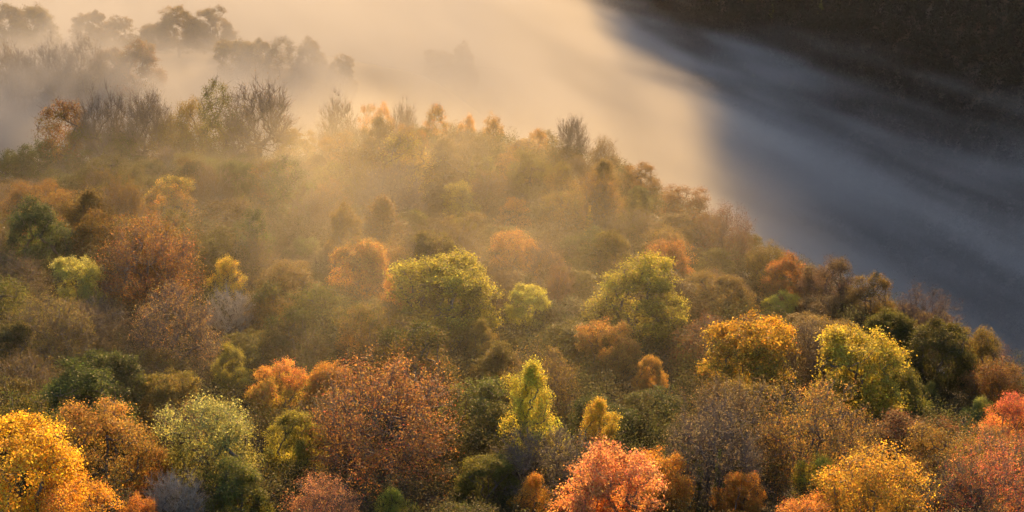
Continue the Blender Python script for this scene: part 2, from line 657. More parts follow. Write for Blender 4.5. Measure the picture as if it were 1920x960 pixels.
# ------------------------------------------------------------------ leaf colours
PAL = dict(
    yellow=(.66, .41, .03), gold=(.60, .32, .03), goldorange=(.56, .25, .035), orange=(.60, .24, .05), salmon=(.64, .30, .115), yelgold=(.54, .41, .045), red=(.52, .14, .07),
    russet=(.28, .125, .045), copper=(.38, .20, .042), bronze=(.26, .175, .038), brown=(.17, .118, .045), greybrown=(.19, .15, .085),
    yelgreen=(.46, .40, .05), lime=(.33, .36, .05), palegreen=(.30, .30, .09), olive=(.17, .15, .025), green=(.09, .115, .025), dkgreen=(.055, .068, .024), mauve=(.15, .085, .07))

# ------------------------------------------------------------------ the sheet of ground
def axis(dense0, dense1, step, lo, hi, grow=1.16):
    v = list(np.arange(dense0, dense1 + .1, step))
    s = step
    while v[-1] < hi:
        s *= grow
        v.append(v[-1] + s)
    s = step
    while v[0] > lo:
        s *= grow
        v.insert(0, v[0] - s)
    return np.array(v)


gx, gy = axis(-240, 440, 5.5, -2600, 2600), axis(60, 1180, 5.5, -700, 4000)
GXm, GYm = np.meshgrid(gx, gy)
GZm = ground(GXm, GYm)
V = np.stack([GXm.ravel(), GYm.ravel(), GZm.ravel()], 1)
nx, ny = len(gx), len(gy)
ii, jj = np.meshgrid(np.arange(nx - 1), np.arange(ny - 1))
q0 = (jj * nx + ii).ravel()
me = mesh_from("hillside", V, np.stack([q0, q0 + 1, q0 + nx + 1, q0 + nx], 1), [soil_material()])
me.polygons.foreach_set("use_smooth", np.ones(len(me.polygons), bool))
hill = link("hillside", me)
hill["kind"] = "structure"
hill["label"] = "wooded hillside and valley floor under the trees"

# ------------------------------------------------------------------ trees: one Empty each, with a trunk and a crown
KIND_NAME = dict(dome="broadleaf_tree", loose="broadleaf_tree", halfbare="half_bare_tree", sparse="half_bare_tree", bare="bare_tree", palebare="bare_tree",
                 birch="birch_tree", young="young_tree", conifer="conifer_tree", column="ivy_clad_tree")
prng = random.Random(7)
USED = {}
PLACED = []     # x, y, half width, px, py top, width px, distance
count = 0


def plant(x, y, z, kind, sx, sz, c1, c2, label, group, variant=None):
    global count
    pool = TREES[kind]
    k = USED.get(kind, 0)
    USED[kind] = k + 1
    t = pool[(k if variant is None else variant) % len(pool)]
    e = bpy.data.objects.new(KIND_NAME[kind], None)
    e.empty_display_size = 1.0
    COL.objects.link(e)
    e.location = (x, y, z)
    e.rotation_euler = (0, 0, prng.uniform(0, 6.28))
    e.scale = (sx * prng.uniform(.95, 1.05), sx * prng.uniform(.95, 1.05), sz)
    e["label"], e["category"], e["group"] = label, "tree", group
    for part in ("trunk", "crown"):
        o = link(part, t[part], e)
        if part == "crown":
            o.color = (*c1, 1)
            o["second_leaf_colour"] = (*c2, 1.0)
    count += 1
    return e


def solve_row(px, py, width, kind, D):
    d = ray(px, py) * (D / math.hypot(*ray(px, py)[:2]))
    gz = g1(d.x, d.y)
    t = TREES[kind][0]
    return d.x, d.y, gz, width * d.length / FOC / 2 / t["half"], min(max(d.z - gz, 7.0), 24.0) / t["h"], D


def solve(px, py, width, kind, hmin, hmax=17.0):
    """where on the hillside a tree of that look stands"""
    t = TREES[kind][0]
    d = ray(px, py)
    Ds = np.arange(85, 640, 1.0)
    u = 1 / math.hypot(d.x, d.y)
    xs, ys, zs = d.x * u * Ds, d.y * u * Ds, d.z * u * Ds
    gz = ground(xs, ys)
    s = (width * np.hypot(Ds, zs) / FOC / 2) / t["half"]
    H = np.clip(t["h"] * s, hmin, hmax)
    below = zs <= gz + H
    if py > 140:        # stands on this side of the crest
        near = np.array([beyond(a, b) < -4 for a, b in zip(xs, ys)])
        if not (below & near).any():
            i = int(np.nonzero(near)[0][-1])
            return xs[i], ys[i], gz[i], s[i], max(4.0, min(zs[i] - gz[i], 20.0)) / t["h"], Ds[i]
    if not below.any():
        return None
    i = int(np.argmax(below))
    return xs[i], ys[i], gz[i], s[i], H[i] / t["h"], Ds[i]


# photo x, photo y of the top, width in photo pixels, kind, colours, short name, label, least height
LM = [
 (18, 772, 250, "dome", "yellow", "gold", "bright golden yellow tree", "bright golden yellow dense tree filling the lowest corner of the hillside", 12),
 (140, 885, 170, "loose", "goldorange", "gold", "peach yellow tree", "peach yellow leafy tree just below the bright golden yellow tree", 9),
 (255, 925, 90, "loose", "orange", "goldorange", "small orange tree", "small orange leafy tree beside the pale bare twigs at the lower edge", 7),
 (178, 732, 205, "loose", "copper", "bronze", "copper orange tree", "broad copper orange tree with thinning leaves beside the speckled greenish tree", 12),
 (278, 838, 95, "loose", "bronze", "orange", "low bronze tree", "low bronze and green tree with a few orange sprays under the copper orange tree", 7),
 (392, 722, 205, "loose", "palegreen", "olive", "speckled greenish tree", "large greyish yellow green tree speckled with pale leaves, open crown", 12),
 (440, 868, 150, "dome", "green", "olive", "dense green tree", "dense mid green tree low in front of the speckled greenish tree", 8),
 (322, 898, 125, "palebare", "olive", "brown", "pale bare twigs", "pale grey leafless twiggy tree at the lower edge", 7),
 (515, 670, 125, "dome", "orange", "yelgreen", "orange topped tree", "bright orange topped tree with yellow green lower branches", 11),
 (548, 775, 130, "dome", "olive", "yelgreen", "olive lower tree", "olive green tree standing directly under the orange topped tree", 8),
 (612, 662, 100, "dome", "goldorange", "bronze", "amber crowned tree", "amber crowned tree between the orange topped tree and the great russet tree", 11),
 (712, 682, 285, "halfbare", "russet", "copper", "great russet tree", "great russet half bare domed tree with twigs showing through sparse leaves", 13),
 (735, 922, 85, "young", "lime", "yelgreen", "small lime tree", "small lime green crown poking up below the great russet tree", 6),
 (600, 900, 150, "halfbare", "salmon", "russet", "pinkish half bare tree", "pinkish half bare tree low beside the great russet tree", 8),
 (1000, 684, 112, "birch", "yelgold", "lime", "bright yellow birch", "tall narrow bright yellow birch with a forked tip", 14),
 (1122, 756, 78, "birch", "yelgreen", "gold", "small yellow birch", "small yellow green birch shaped tree standing next to the bright yellow birch", 9),
 (915, 850, 125, "dome", "olive", "green", "olive bushy tree", "olive green bushy tree at the foot of the bright yellow birch", 8),
 (1002, 898, 88, "young", "goldorange", "gold", "apricot young tree", "apricot yellow young tree tucked against the salmon pink tree", 7),
 (1138, 830, 240, "dome", "salmon", "orange", "salmon pink tree", "salmon pink and orange dense domed tree at the lower edge", 12),
 (1248, 836, 130, "dome", "goldorange", "bronze", "amber brown tree", "amber brown dense tree touching the salmon pink tree", 11),
 (1390, 893, 105, "dome", "goldorange", "copper", "tan gold tree", "tan gold rounded tree at the lower edge past the green spires", 8),
 (1312, 862, 34, "conifer", "green", "olive", "green spire", "slim green spire between the amber brown and tan gold trees", 8),
 (1350, 842, 34, "conifer", "green", "green", "taller green spire", "taller of two slim green spires above the tan gold tree", 9),
 (1640, 806, 225, "loose", "gold", "bronze", "large gold orange tree", "large gold orange rounded tree with dense speckled leaves", 12),
 (1535, 842, 80, "loose", "lime", "yelgreen", "green flanking tree", "yellow green tree on the flank of the large gold orange tree", 9),
 (1540, 724, 215, "halfbare", "bronze", "copper", "speckled brown tree", "brown half bare tree speckled with pale orange leaves above the gold orange tree", 12),
 (1340, 766, 200, "sparse", "greybrown", "brown", "grey brown twiggy tree", "grey brown nearly bare domed tree full of fine twigs", 12),
 (1898, 735, 120, "loose", "red", "goldorange", "coral red tree", "coral red tree lit at the outer edge of the hillside", 11),
 (1842, 748, 62, "young", "lime", "palegreen", "little pale green tree", "little pale green tree tucked beside the coral red tree", 6),
 (1880, 838, 190, "halfbare", "red", "copper", "dull red half bare tree", "dull red half bare tree spreading below the coral red tree", 12),
 (1795, 872, 150, "sparse", "brown", "olive", "dark bare tree", "dark nearly leafless tree in shade between the gold orange and dull red trees", 10),
 (1530, 928, 150, "loose", "orange", "copper", "low orange tree", "low orange tree cut by the lower edge beneath the green flanking tree", 7),
 (1690, 940, 110, "loose", "bronze", "gold", "low bronze gold tree", "low bronze gold tree cut by the lower edge under the large gold orange tree", 7),
 (838, 460, 228, "dome", "yelgreen", "olive", "great yellow green oak", "great rounded yellow green oak in the middle of the hillside", 13),
 (742, 512, 66, "loose", "goldorange", "copper", "orange flank tree", "small orange tree pressed against the flank of the great yellow green oak", 10),
 (990, 533, 100, "dome", "yelgreen", "lime", "twin lobed lime tree", "lime yellow tree with twin rounded tops between the two big green oaks", 9),
 (1195, 483, 205, "dome", "yelgreen", "olive", "second green oak", "wide yellow green oak with a dark hollow, uphill of the burnt orange dome", 13),
 (1150, 596, 128, "dome", "copper", "bronze", "burnt orange dome", "burnt orange rounded tree below the wide green oak", 10),
 (1216, 668, 74, "dome", "bronze", "goldorange", "amber tipped tree", "bronze tree with an amber tip beside the burnt orange dome", 9),
 (1398, 570, 200, "dome", "gold", "olive", "golden brown oak", "big golden brown oak beside the bright yellow green oak", 13),
 (1615, 606, 225, "dome", "yelgold", "olive", "bright yellow green oak", "big bright yellow green oak with lit upper leaves, nearest the valley", 13),
 (1700, 690, 110, "dome", "olive", "green", "shaded green tree", "shaded dark green tree sloping away below the bright yellow green oak", 9),
 (1462, 543, 74, "dome", "yelgreen", "lime", "small yellow green tree", "small yellow green tree peeping up behind the golden brown oak", 8),
 (1746, 718, 46, "young", "palegreen", "yelgreen", "pale yellow shrub", "pale yellow shrubby tree at the tail of the bright yellow green oak", 5),
 (1482, 480, 112, "dome", "orange", "copper", "rust orange dome", "rust orange flat domed tree alone on the valley side of the slope", 9),
 (668, 433, 138, "dome", "bronze", "goldorange", "bronze dome", "bronze gold rounded tree uphill of the great yellow green oak", 11),
 (424, 486, 80, "young", "yellow", "yelgreen", "lemon topped tree", "lemon yellow topped tree standing out among brown trees", 9),
 (430, 545, 110, "palebare", "olive", "brown", "pale twigs under lemon top", "pale leafless branching tree in front of the lemon topped tree", 8),
 (138, 476, 124, "dome", "palegreen", "yelgreen", "pale green dome", "pale green rounded tree beside the rusty speckled tree", 11),
 (62, 372, 152, "dome", "dkgreen", "green", "dark green oak", "large dark green oak at the outer edge above the pale green dome", 13),
 (272, 412, 195, "halfbare", "russet", "copper", "rusty speckled tree", "wide rusty speckled tree between the pale green dome and the lemon topped tree", 12),
 (325, 540, 165, "sparse", "greybrown", "copper", "grey mauve twiggy tree", "grey mauve twiggy dome just below the rusty speckled tree", 11),
 (474, 392, 60, "column", "dkgreen", "green", "dark green bush tree", "dark green upright tree among brown twigs above the lemon topped tree", 10),
 (570, 438, 84, "dome", "green", "greybrown", "grey green tree", "grey green tree next to the bronze dome", 9),
 (436, 648, 84, "dome", "olive", "yelgreen", "olive yellow crown", "olive yellow crown uphill of the speckled greenish tree", 9),
 (300, 686, 125, "dome", "olive", "bronze", "dull olive tree", "dull olive tree behind the copper orange and speckled greenish trees", 9),
 (902, 603, 80, "young", "olive", "bronze", "faint olive tree", "faint olive tree downhill of the great yellow green oak", 8),
 (80, 560, 150, "halfbare", "brown", "olive", "dim brown tree", "dim brown half bare tree below the pale green dome", 10),
 (15, 600, 110, "dome", "dkgreen", "olive", "shaded green edge tree", "shaded dark green tree at the outer edge under the dark green oak", 10),
 (760, 253, 95, "column", "bronze", "olive", "tall dark pointed tree", "tall dark pointed tree rising through golden mist", 15),
 (735, 300, 130, "bare", "copper", "bronze", "golden bare tree", "wide bare tree glowing gold around the tall dark pointed tree", 12),
 (866, 343, 80, "dome", "olive", "yelgreen", "small green mist tree", "small green rounded tree in the mist beside the tall dark pointed tree", 8),
 (538, 302, 78, "column", "green", "dkgreen", "shadowy green tree", "shadowy green upright tree at the edge of the sunlit mist", 10),
 (312, 327, 112, "dome", "olive", "goldorange", "yellow tipped olive tree", "olive rounded tree with yellow lit tips under the bare ridge trees", 10),
 (960, 372, 72, "loose", "goldorange", "orange", "glowing orange tree", "glowing orange tree in the middle of the mist", 8),
 (968, 425, 102, "loose", "copper", "goldorange", "amber mist tree", "amber rounded tree in front of the glowing orange tree", 9),
 (1106, 384, 34, "conifer", "gold", "olive", "slim golden spire", "slim golden spire shaped tree standing in hazy sunlight", 9),
 (1194, 350, 62, "dome", "dkgreen", "olive", "dark rounded evergreen", "dark rounded evergreen near the crest above the slim golden spire", 9),
 (1248, 430, 115, "loose", "copper", "orange", "orange brown tree", "orange brown loose tree below the dark rounded evergreen", 9),
 (1050, 497, 62, "sparse", "russet", "brown", "thin reddish tree", "thin reddish nearly bare tree between the two big green oaks", 11),
 (1018, 455, 80, "sparse", "brown", "copper", "hazy twiggy tree", "hazy brown twiggy tree uphill of the thin reddish tree", 10),
 (915, 296, 40, "column", "olive", "dkgreen", "dim green spire", "dim green pointed tree below the sunlit crest", 9),
 (885, 303, 36, "conifer", "olive", "dkgreen", "dim narrow spire", "dim narrow conifer paired with a pointed green tree under the crest", 9),
 # along the crest
 (115, 195, 80, "column", "russet", "bronze", "russet topped column", "russet topped columnar tree first along the misty crest", 12),
 (190, 170, 118, "bare", "bronze", "brown", "first bare crest tree", "bare crest tree next to the russet topped column", 13),
 (268, 162, 120, "bare", "bronze", "olive", "second bare crest tree", "fine twigged bare crest tree between another bare tree and the bronze leafy one", 13),
 (344, 173, 95, "loose", "bronze", "olive", "bronze crest tree", "bronze leafy crest tree between bare trees and the ivy column", 12),
 (404, 157, 66, "column", "dkgreen", "olive", "dark ivy column", "dark ivy covered upright tree on the crest beside the great bare tree", 14),
 (484, 150, 150, "bare", "bronze", "brown", "great bare tree", "great spreading bare tree silhouetted on the crest against pale mist", 15),
 (634, 183, 80, "bare", "copper", "bronze", "lone bare crest tree", "lone bare crest tree standing in the brightest mist", 12),
 (694, 195, 40, "column", "goldorange", "bronze", "gold crest column", "narrow gold tree on the crest just past the lone bare tree", 10),
 (722, 191, 44, "loose", "goldorange", "bronze", "gold crest tree", "gold leafy tree beside the narrow gold crest tree", 10),
 (757, 189, 52, "bare", "copper", "bronze", "faint bare crest tree", "faint fine bare tree on the crest between golden trees", 10),
 (816, 200, 44, "column", "goldorange", "olive", "golden olive crest tree", "golden olive pointed tree on the crest past the faint bare tree", 10),
 (874, 208, 44, "loose", "copper", "goldorange", "copper crest tree", "copper leafed crest tree near where the crest begins to fall", 9),
 (926, 201, 46, "loose", "copper", "bronze", "tallest copper crest tree", "tallest copper tree where the crest begins to fall toward the valley", 11),
 (1075, 214, 64, "bare", "bronze", "brown", "faint grey crest tree", "faint grey bare tree half dissolved in mist beyond the falling crest", 11),
 (1010, 232, 52, "loose", "copper", "bronze", "dull copper crest tree", "dull copper tree on the falling crest before the faint grey tree", 9),
 (1132, 258, 60, "halfbare", "brown", "bronze", "brown crest tree", "brown half bare tree on the falling crest after the faint grey tree", 9),
 (1205, 305, 62, "loose", "copper", "brown", "copper brown edge tree", "copper brown loose leafed tree at the edge above the valley mist", 9),
 (1290, 342, 76, "loose", "russet", "brown", "dark russet edge tree", "dark russet tree at the valley edge uphill of the maroon one", 10),
 (1358, 388, 80, "halfbare", "russet", "mauve", "maroon edge tree", "maroon brown tree on the falling edge above the rust orange dome", 10),
 (1440, 437, 70, "loose", "bronze", "olive", "bronze edge tree", "bronze green tree on the valley edge behind the rust orange dome", 9),
 (1560, 466, 78, "loose", "brown", "mauve", "dark brown edge tree", "dark brown tree on the valley edge past the rust orange dome", 10),
 (1640, 512, 70, "loose", "bronze", "brown", "thin bronze edge tree", "thin bronze tree on the valley edge after the dark brown one", 9),
 (1665, 572, 84, "dome", "olive", "green", "dull olive edge tree", "dull olive rounded tree just inside the valley edge above the yellow green oak", 8),
 (1738, 541, 84, "sparse", "mauve", "brown", "plum bare edge tree", "plum coloured bare topped tree on the lowest part of the valley edge", 10),
 (1765, 598, 100, "dome", "olive", "dkgreen", "dark olive edge tree", "dark olive rounded tree in front of the plum bare edge tree", 8),
 (1850, 598, 66, "loose", "bronze", "olive", "last bronze edge tree", "last bronze tree at the low end of the valley edge", 8),
 (1870, 655, 90, "loose", "russet", "bronze", "rusty low edge tree", "rusty red tree under the last bronze tree of the valley edge", 8),
 (18, 282, 95, "dome", "green", "olive", "green crest shoulder tree", "green rounded tree at the outer edge just below the crest", 10),
 (66, 252, 95, "dome", "green", "dkgreen", "dark green crest tree", "dark green rounded crest tree before the russet topped column", 11),
 (160, 232, 95, "dome", "olive", "green", "olive crest tree", "olive rounded crest tree at the foot of the first bare one", 11),
 (232, 226, 100, "dome", "green", "olive", "mid green crest tree", "mid green rounded crest tree between the two fine twigged bare ones", 12),
 (308, 216, 95, "loose", "olive", "bronze", "olive bronze crest tree", "olive bronze loose crest tree leaning on the bronze leafy one", 12),
 (436, 222, 95, "loose", "olive", "brown", "brown olive crest tree", "brown olive loose crest tree under the great bare one", 11),
 (548, 234, 95, "loose", "bronze", "olive", "low bronze crest tree", "low bronze loose crest tree past the great bare one", 10),
 # beyond the crest, half sunk in mist
 (8, 85, 70, "halfbare", "brown", "greybrown", "outermost misty tree", "outermost dark tree of the misty row beyond the crest", 14),
 (36, 88, 62, "bare", "brown", "greybrown", "misty bare tree", "bare tree half sunk in mist at the end of the row beyond the crest", 14),
 (97, 74, 70, "bare", "brown", "greybrown", "misty open bare tree", "open branched bare tree standing clear in the misty row beyond the crest", 15),
 (150, 52, 70, "sparse", "brown", "greybrown", "tall misty tree", "tallest tree of the misty row beyond the crest, spreading flat top", 17),
 (203, 80, 62, "dome", "brown", "russet", "rounded misty tree", "rounded brown tree beside the tallest tree of the misty row", 14),
 (252, 77, 82, "dome", "bronze", "russet", "rosy misty tree", "rosy brown rounded tree ending the misty row beyond the crest", 14),
 (165, 118, 70, "dome", "brown", "olive", "low misty tree", "low brown tree in front of the tallest tree of the misty row", 9),
 (115, 132, 60, "dome", "brown", "olive", "low sunken misty tree", "low brown tree sunk in mist under the open branched bare tree", 9),
 (432, 60, 66, "dome", "bronze", "olive", "first golden mist tree", "broad golden brown tree first in the far clump above the great bare tree", 13),
 (476, 66, 54, "dome", "bronze", "olive", "second golden mist tree", "golden brown tree second in the far clump floating on mist", 12),
 (526, 74, 46, "column", "bronze", "olive", "narrow golden mist tree", "narrow golden brown tree third in the far clump floating on mist", 12),
 (580, 71, 56, "dome", "bronze", "olive", "rounded golden mist tree", "rounded golden brown tree last clear one of the far clump on mist", 12),
 (636, 96, 44, "dome", "bronze", "olive", "faded golden tree", "faded tree almost lost in bright mist after the far clump", 10),
 (20, 8, 76, "dome", "brown", "olive", "dark far crown", "dark rounded crown at the upper edge behind the misty row", 14),
 (64, -4, 70, "dome", "bronze", "olive", "cut far crown", "hazy tree cut by the upper edge behind the misty row", 14),
 (165, 15, 62, "dome", "bronze", "brown", "hazy domed tree", "hazy domed tree behind the tallest tree of the misty row", 13),
 (214, 30, 56, "dome", "bronze", "brown", "hazier domed tree", "hazier low domed tree just past the hazy domed tree", 11),
 (330, 6, 76, "dome", "bronze", "brown", "pale far dome", "pale domed tree dissolving in mist above the rosy misty tree", 14),
 (398, 13, 66, "dome", "bronze", "brown", "paler far dome", "paler tree beside another dissolving domed tree far up the picture", 13),
 (282, 34, 52, "dome", "bronze", "brown", "low pale far tree", "low pale tree on the near flank of the dissolving domed tree", 10),
 (822, 86, 60, "dome", "bronze", "olive", "ghostly tree", "ghostly tree barely showing in the golden mist above the crest", 12),
 (872, 79, 40, "dome", "bronze", "olive", "ghostly pointed tree", "ghostly narrow tree beside another barely showing tree in golden mist", 12),
]
CREST_B = -6.0      # metres before the edge at which the crest trees stand


def solve_crest(px, py, width, kind):
    d = ray(px, py)
    Ds = np.arange(150, 360, 1.0)
    u = 1 / math.hypot(d.x, d.y)
    b = np.array([beyond(d.x * u * D, d.y * u * D) for D in Ds])
    i = int(np.argmin(np.abs(b - CREST_B)))
    x, y, zt = d.x * u * Ds[i], d.y * u * Ds[i], d.z * u * Ds[i]
    gz = g1(x, y)
    t = TREES[kind][0]
    s = width * math.hypot(Ds[i], zt) / FOC / 2 / t["half"]
    H = min(max(zt - gz, 5.0), 25.0)
    return x, y, gz, s, H / t["h"], Ds[i]


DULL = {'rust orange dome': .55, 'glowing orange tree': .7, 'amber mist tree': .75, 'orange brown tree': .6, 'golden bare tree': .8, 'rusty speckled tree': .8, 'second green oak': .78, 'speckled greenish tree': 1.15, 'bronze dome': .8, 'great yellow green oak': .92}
LANDMARKS = []
for (px, py, wd, kind, c1, c2, short, label, hmin) in LM:
    if py < 150:
        wd *= 1.3
    elif 'edge tree' in short and px > 1190:
        wd *= 1.4
    r = solve_row(px, py, wd, kind, (490 if 'far ' in short or 'hazy' in short or 'hazier' in short else 492 if 'ghost' in short else 432 if 'golden mist' in short or 'faded' in short else 416) + (px * 7.3) % 13) if py < 150 else solve_crest(px, py, wd, kind) if 'crest' in short or 'russet topped' in short or 'dark ivy' in short or 'great bare' in short or 'edge tree' in short and px > 1190 and 'low' not in short and 'olive' not in short else solve(px, py, wd, kind, hmin)
    if r is None:
        print("UNSOLVED", short)
        continue
    x, y, z, s, sz, D = r
    far = D > 335
    dim = DULL[short] if short in DULL else .62 if 'edge tree' in short else .6 if py < 150 else .75 if 'crest' in short or short == 'russet topped column' else 1.0     # valley edge trees darkened in colour to stand in for shade; the rest toned down
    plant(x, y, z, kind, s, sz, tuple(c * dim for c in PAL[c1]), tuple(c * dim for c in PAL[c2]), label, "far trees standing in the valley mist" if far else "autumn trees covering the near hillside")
    LANDMARKS.append((px, py, wd, short, D))
    PLACED.append((x, y, s * TREES[kind][0]["half"], px, py, wd, D))

# ------------------------------------------------------------------ the other trees of the near hillside
COLOUR_WORD = dict(yellow="yellow", gold="golden", goldorange="amber", orange="orange", salmon="pink", red="red", russet="russet", copper="copper", bronze="bronze", brown="brown",
                   greybrown="grey brown", yelgreen="yellow green", lime="lime", palegreen="pale green", olive="olive", green="green", dkgreen="dark green", mauve="plum brown")
FORM_WORD = dict(dome="rounded tree", loose="loose leafed tree", halfbare="half bare tree", sparse="nearly bare tree", bare="bare tree", palebare="pale bare tree", birch="narrow tree",
                 young="young bushy tree", conifer="conical tree", column="upright tree")


def zone(px, py, r):
    """look of an unremarkable tree by where it stands: kinds and colours"""
    if py < 330 and px < 560:  # dark greens here stand in for shade on the upper left slope
        return r.choice([("loose", "olive"), ("dome", "green"), ("halfbare", "brown"), ("dome", "dkgreen"), ("loose", "green"), ("column", "olive"), ("sparse", "brown"), ("dome", "olive")])
    if py < 380 and px < 1250:
        return r.choice([("loose", "copper"), ("halfbare", "copper"), ("loose", "olive"), ("sparse", "bronze"), ("column", "bronze"), ("halfbare", "bronze"), ("loose", "bronze"), ("birch", "bronze")])
    if px > 1250 and py < 640:
        return r.choice([("halfbare", "brown"), ("loose", "bronze"), ("dome", "bronze"), ("dome", "olive"), ("halfbare", "russet"), ("loose", "brown"), ("dome", "brown")])
    if px < 450:
        return r.choice([("halfbare", "brown"), ("dome", "olive"), ("sparse", "greybrown"), ("dome", "dkgreen"), ("loose", "olive"), ("loose", "green"), ("dome", "green")])
    if px > 1250:
        return r.choice([("halfbare", "brown"), ("dome", "olive"), ("halfbare", "bronze"), ("loose", "bronze"), ("loose", "russet"), ("sparse", "greybrown"), ("dome", "bronze")])
    return r.choice([("halfbare", "brown"), ("dome", "bronze"), ("loose", "bronze"), ("halfbare", "bronze"), ("sparse", "greybrown"), ("loose", "olive"), ("dome", "green"), ("dome", "olive"), ("dome", "green"), ("loose", "green")])


SEEN_LABELS = set(l[7] for l in LM)


def fill_label(px, py, wd, D, kind, col):
    what = COLOUR_WORD[col] + " " + FORM_WORD[kind]
    near = sorted(LANDMARKS, key=lambda l: math.hypot(l[0] - px, 1.3 * (l[1] + .3 * l[2] - py - .3 * wd)))[:7]
    cand = []
    for l in near:
        if abs(l[0] - px) < .4 * l[2]:
            cand.append(("behind the " if D > l[4] + 3 else "in front of the ") + l[3])
    for i in range(3):
        cand.append("beside the " + near[i][3])
    for i in range(5):
        for j in range(i + 1, 6):
            if (near[i][0] - px) * (near[j][0] - px) < 0:
                cand.append("between the %s and the %s" % (near[i][3], near[j][3]))
    for i in range(5):
        cand.append(("uphill of the " if D > near[i][4] else "downhill of the ") + near[i][3])
    for size in ("", "small " if wd < 75 else "broad ", "shaded "):
        for c in cand:
            lb = size + what + " " + c
            if lb not in SEEN_LABELS and len(lb.split()) <= 16:
                SEEN_LABELS.add(lb)
                return lb
    return what + " on the hillside"


SKYX = [-100, 0, 60, 120, 300, 540, 640, 700, 1000, 1130, 1200, 1300, 1400, 1500, 1600, 1700, 1800, 1900, 2000]
SKYY = [290, 280, 255, 238, 228, 236, 226, 212, 235, 270, 310, 372, 430, 470, 500, 550, 600, 640, 680]
frng = random.Random(11)
fills = 0
tries = 0
while fills < 184 and tries < 2600:
    tries += 1
    best = None
    for _ in range(14):         # the emptiest of a few spots
        D = math.sqrt(98 ** 2 + frng.random() * (338 ** 2 - 98 ** 2))
        az = R(frng.uniform(-22.3, 22.3))
        x, y = D * math.sin(az), D * math.cos(az)
        b = beyond(x, y)
        if b > 6:
            continue
        sep = min(math.hypot(p[0] - x, p[1] - y) - p[2] for p in PLACED)
        if best is None or sep > best[0]:
            best = (sep, x, y, D, b)
    sep, x, y, D, b = best
    gz = g1(x, y)
    wm = frng.uniform(9, 14) if D < 240 else frng.uniform(8, 11)
    H = frng.uniform(11, 15.5) if D > 240 else frng.uniform(11, 16)
    if sep < .16 * wm:
        continue
    for attempt in range(4):
        px, py = pix((x, y, gz + H))
        wd = wm * FOC / math.hypot(D, gz)
        hide = False
        for (lx, ly, lw, _s, lD) in LANDMARKS:
            if lD > D and abs(lx - px) < .42 * (lw + wd) and py < ly + .55 * lw and py > ly - 400:
                hide = True
                break
        # the crest trees are set one by one: the others stay below them
        if not hide and py < np.interp(px, SKYX, SKYY) + 5:
            hide = True
        if not hide:
            break
        H *= .82
        if H < 6.5:
            break
    if hide or H < 6.5 or px < -70 or px > 1990 or py > 985:
        continue
    kind, col = zone(px, py, frng)
    t = TREES[kind][0]
    col2 = frng.choice([col, "bronze", "olive", "brown", "copper"])
    if D < 100:
        continue
    lab = fill_label(px, py, wd, D, kind, col)
    dim = frng.uniform(.5, .75) if px > 1100 and py < 640 else frng.uniform(.4, .65) if px < 520 and py < 430 else frng.uniform(.45, .75) if py < 450 else frng.uniform(.55, .9)     # right ridge shade put into the leaf colour; elsewhere simply duller trees
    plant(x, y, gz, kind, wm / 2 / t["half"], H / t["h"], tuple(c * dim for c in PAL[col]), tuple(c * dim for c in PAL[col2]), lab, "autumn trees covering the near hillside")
    PLACED.append((x, y, wm / 2, px, py, wd, D))
    fills += 1
print("landmarks", len(LANDMARKS), "fills", fills, "tries", tries)

# ------------------------------------------------------------------ undergrowth and low underwood between the trees: nobody could count it
urng = np.random.default_rng(5)


def sector(n, d0, d1):
    D = np.sqrt(urng.uniform(d0 ** 2, d1 ** 2, n))
    az = np.radians(urng.uniform(-27, 32, n))
    return D * np.sin(az), D * np.cos(az)


ux, uy = sector(8600, 92, 350)
keep = np.array([beyond(a, b) < 34 for a, b in zip(ux, uy)])
ux, uy = ux[keep], uy[keep]
C = [np.stack([ux, uy, ground(ux, uy) + urng.uniform(.3, 1, len(ux)) ** 1.6 * 4.0], 1)]
hues = [urng.uniform(0, 1, len(ux))]
PX = np.array([[p[0], p[1], p[2]] for p in PLACED])
LA = np.array([[l[0], l[1], l[2], l[4]] for l in LANDMARKS])
low = []
for x, y in zip(*sector(6400, 96, 345)):
    if beyond(x, y) > 14 or np.any(np.hypot(PX[:, 0] - x, PX[:, 1] - y) < .55 * PX[:, 2] + 1.0):
        continue
    if low and np.any(np.hypot(np.array(low)[:, 0] - x, np.array(low)[:, 1] - y) < 4.2):
        continue
    gz = g1(x, y)
    H = urng.uniform(6.5, 11.5)
    for _ in range(4):
        px, py = pix((x, y, gz + H))
        D = math.hypot(x, y)
        wd = 5.5 * FOC / D
        if np.any((LA[:, 3] > D) & (np.abs(LA[:, 0] - px) < .42 * (LA[:, 2] + wd)) & (py < LA[:, 1] + .6 * LA[:, 2]) & (py > LA[:, 1] - 300)) or py < np.interp(px, SKYX, SKYY) + 8:
            H *= .8
        else:
            break
    low.append((x, y, H))
    k = 60
    a = urng.uniform(2.5, 4.4)
    d = urng.normal(size=(k, 3))
    d /= np.linalg.norm(d, axis=1, keepdims=True)
    d *= urng.uniform(.45, 1.05, (k, 1)) * (1 + .3 * np.sin(3 * np.arctan2(d[:, 1:2], d[:, 0:1]) + 6 * d[:, 2:3] + urng.uniform(0, 6)))
    C.append(np.stack([x + d[:, 0] * a, y + d[:, 1] * a, gz + H * .55 + d[:, 2] * H * .45], 1))
    hues.append(np.clip(urng.uniform(0, 1) + urng.normal(size=k) * .12, 0, 1))
C = np.concatenate(C)
lv = leaves(urng, C, 30, .62, .19, .8, None, np.concatenate(hues))
print("underwood", len(low), "clumps", len(C))
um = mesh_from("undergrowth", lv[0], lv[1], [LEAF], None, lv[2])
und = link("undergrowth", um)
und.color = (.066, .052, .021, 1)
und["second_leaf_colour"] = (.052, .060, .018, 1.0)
und["kind"] = "stuff"
und["label"] = "brown and olive undergrowth between the hillside trees"

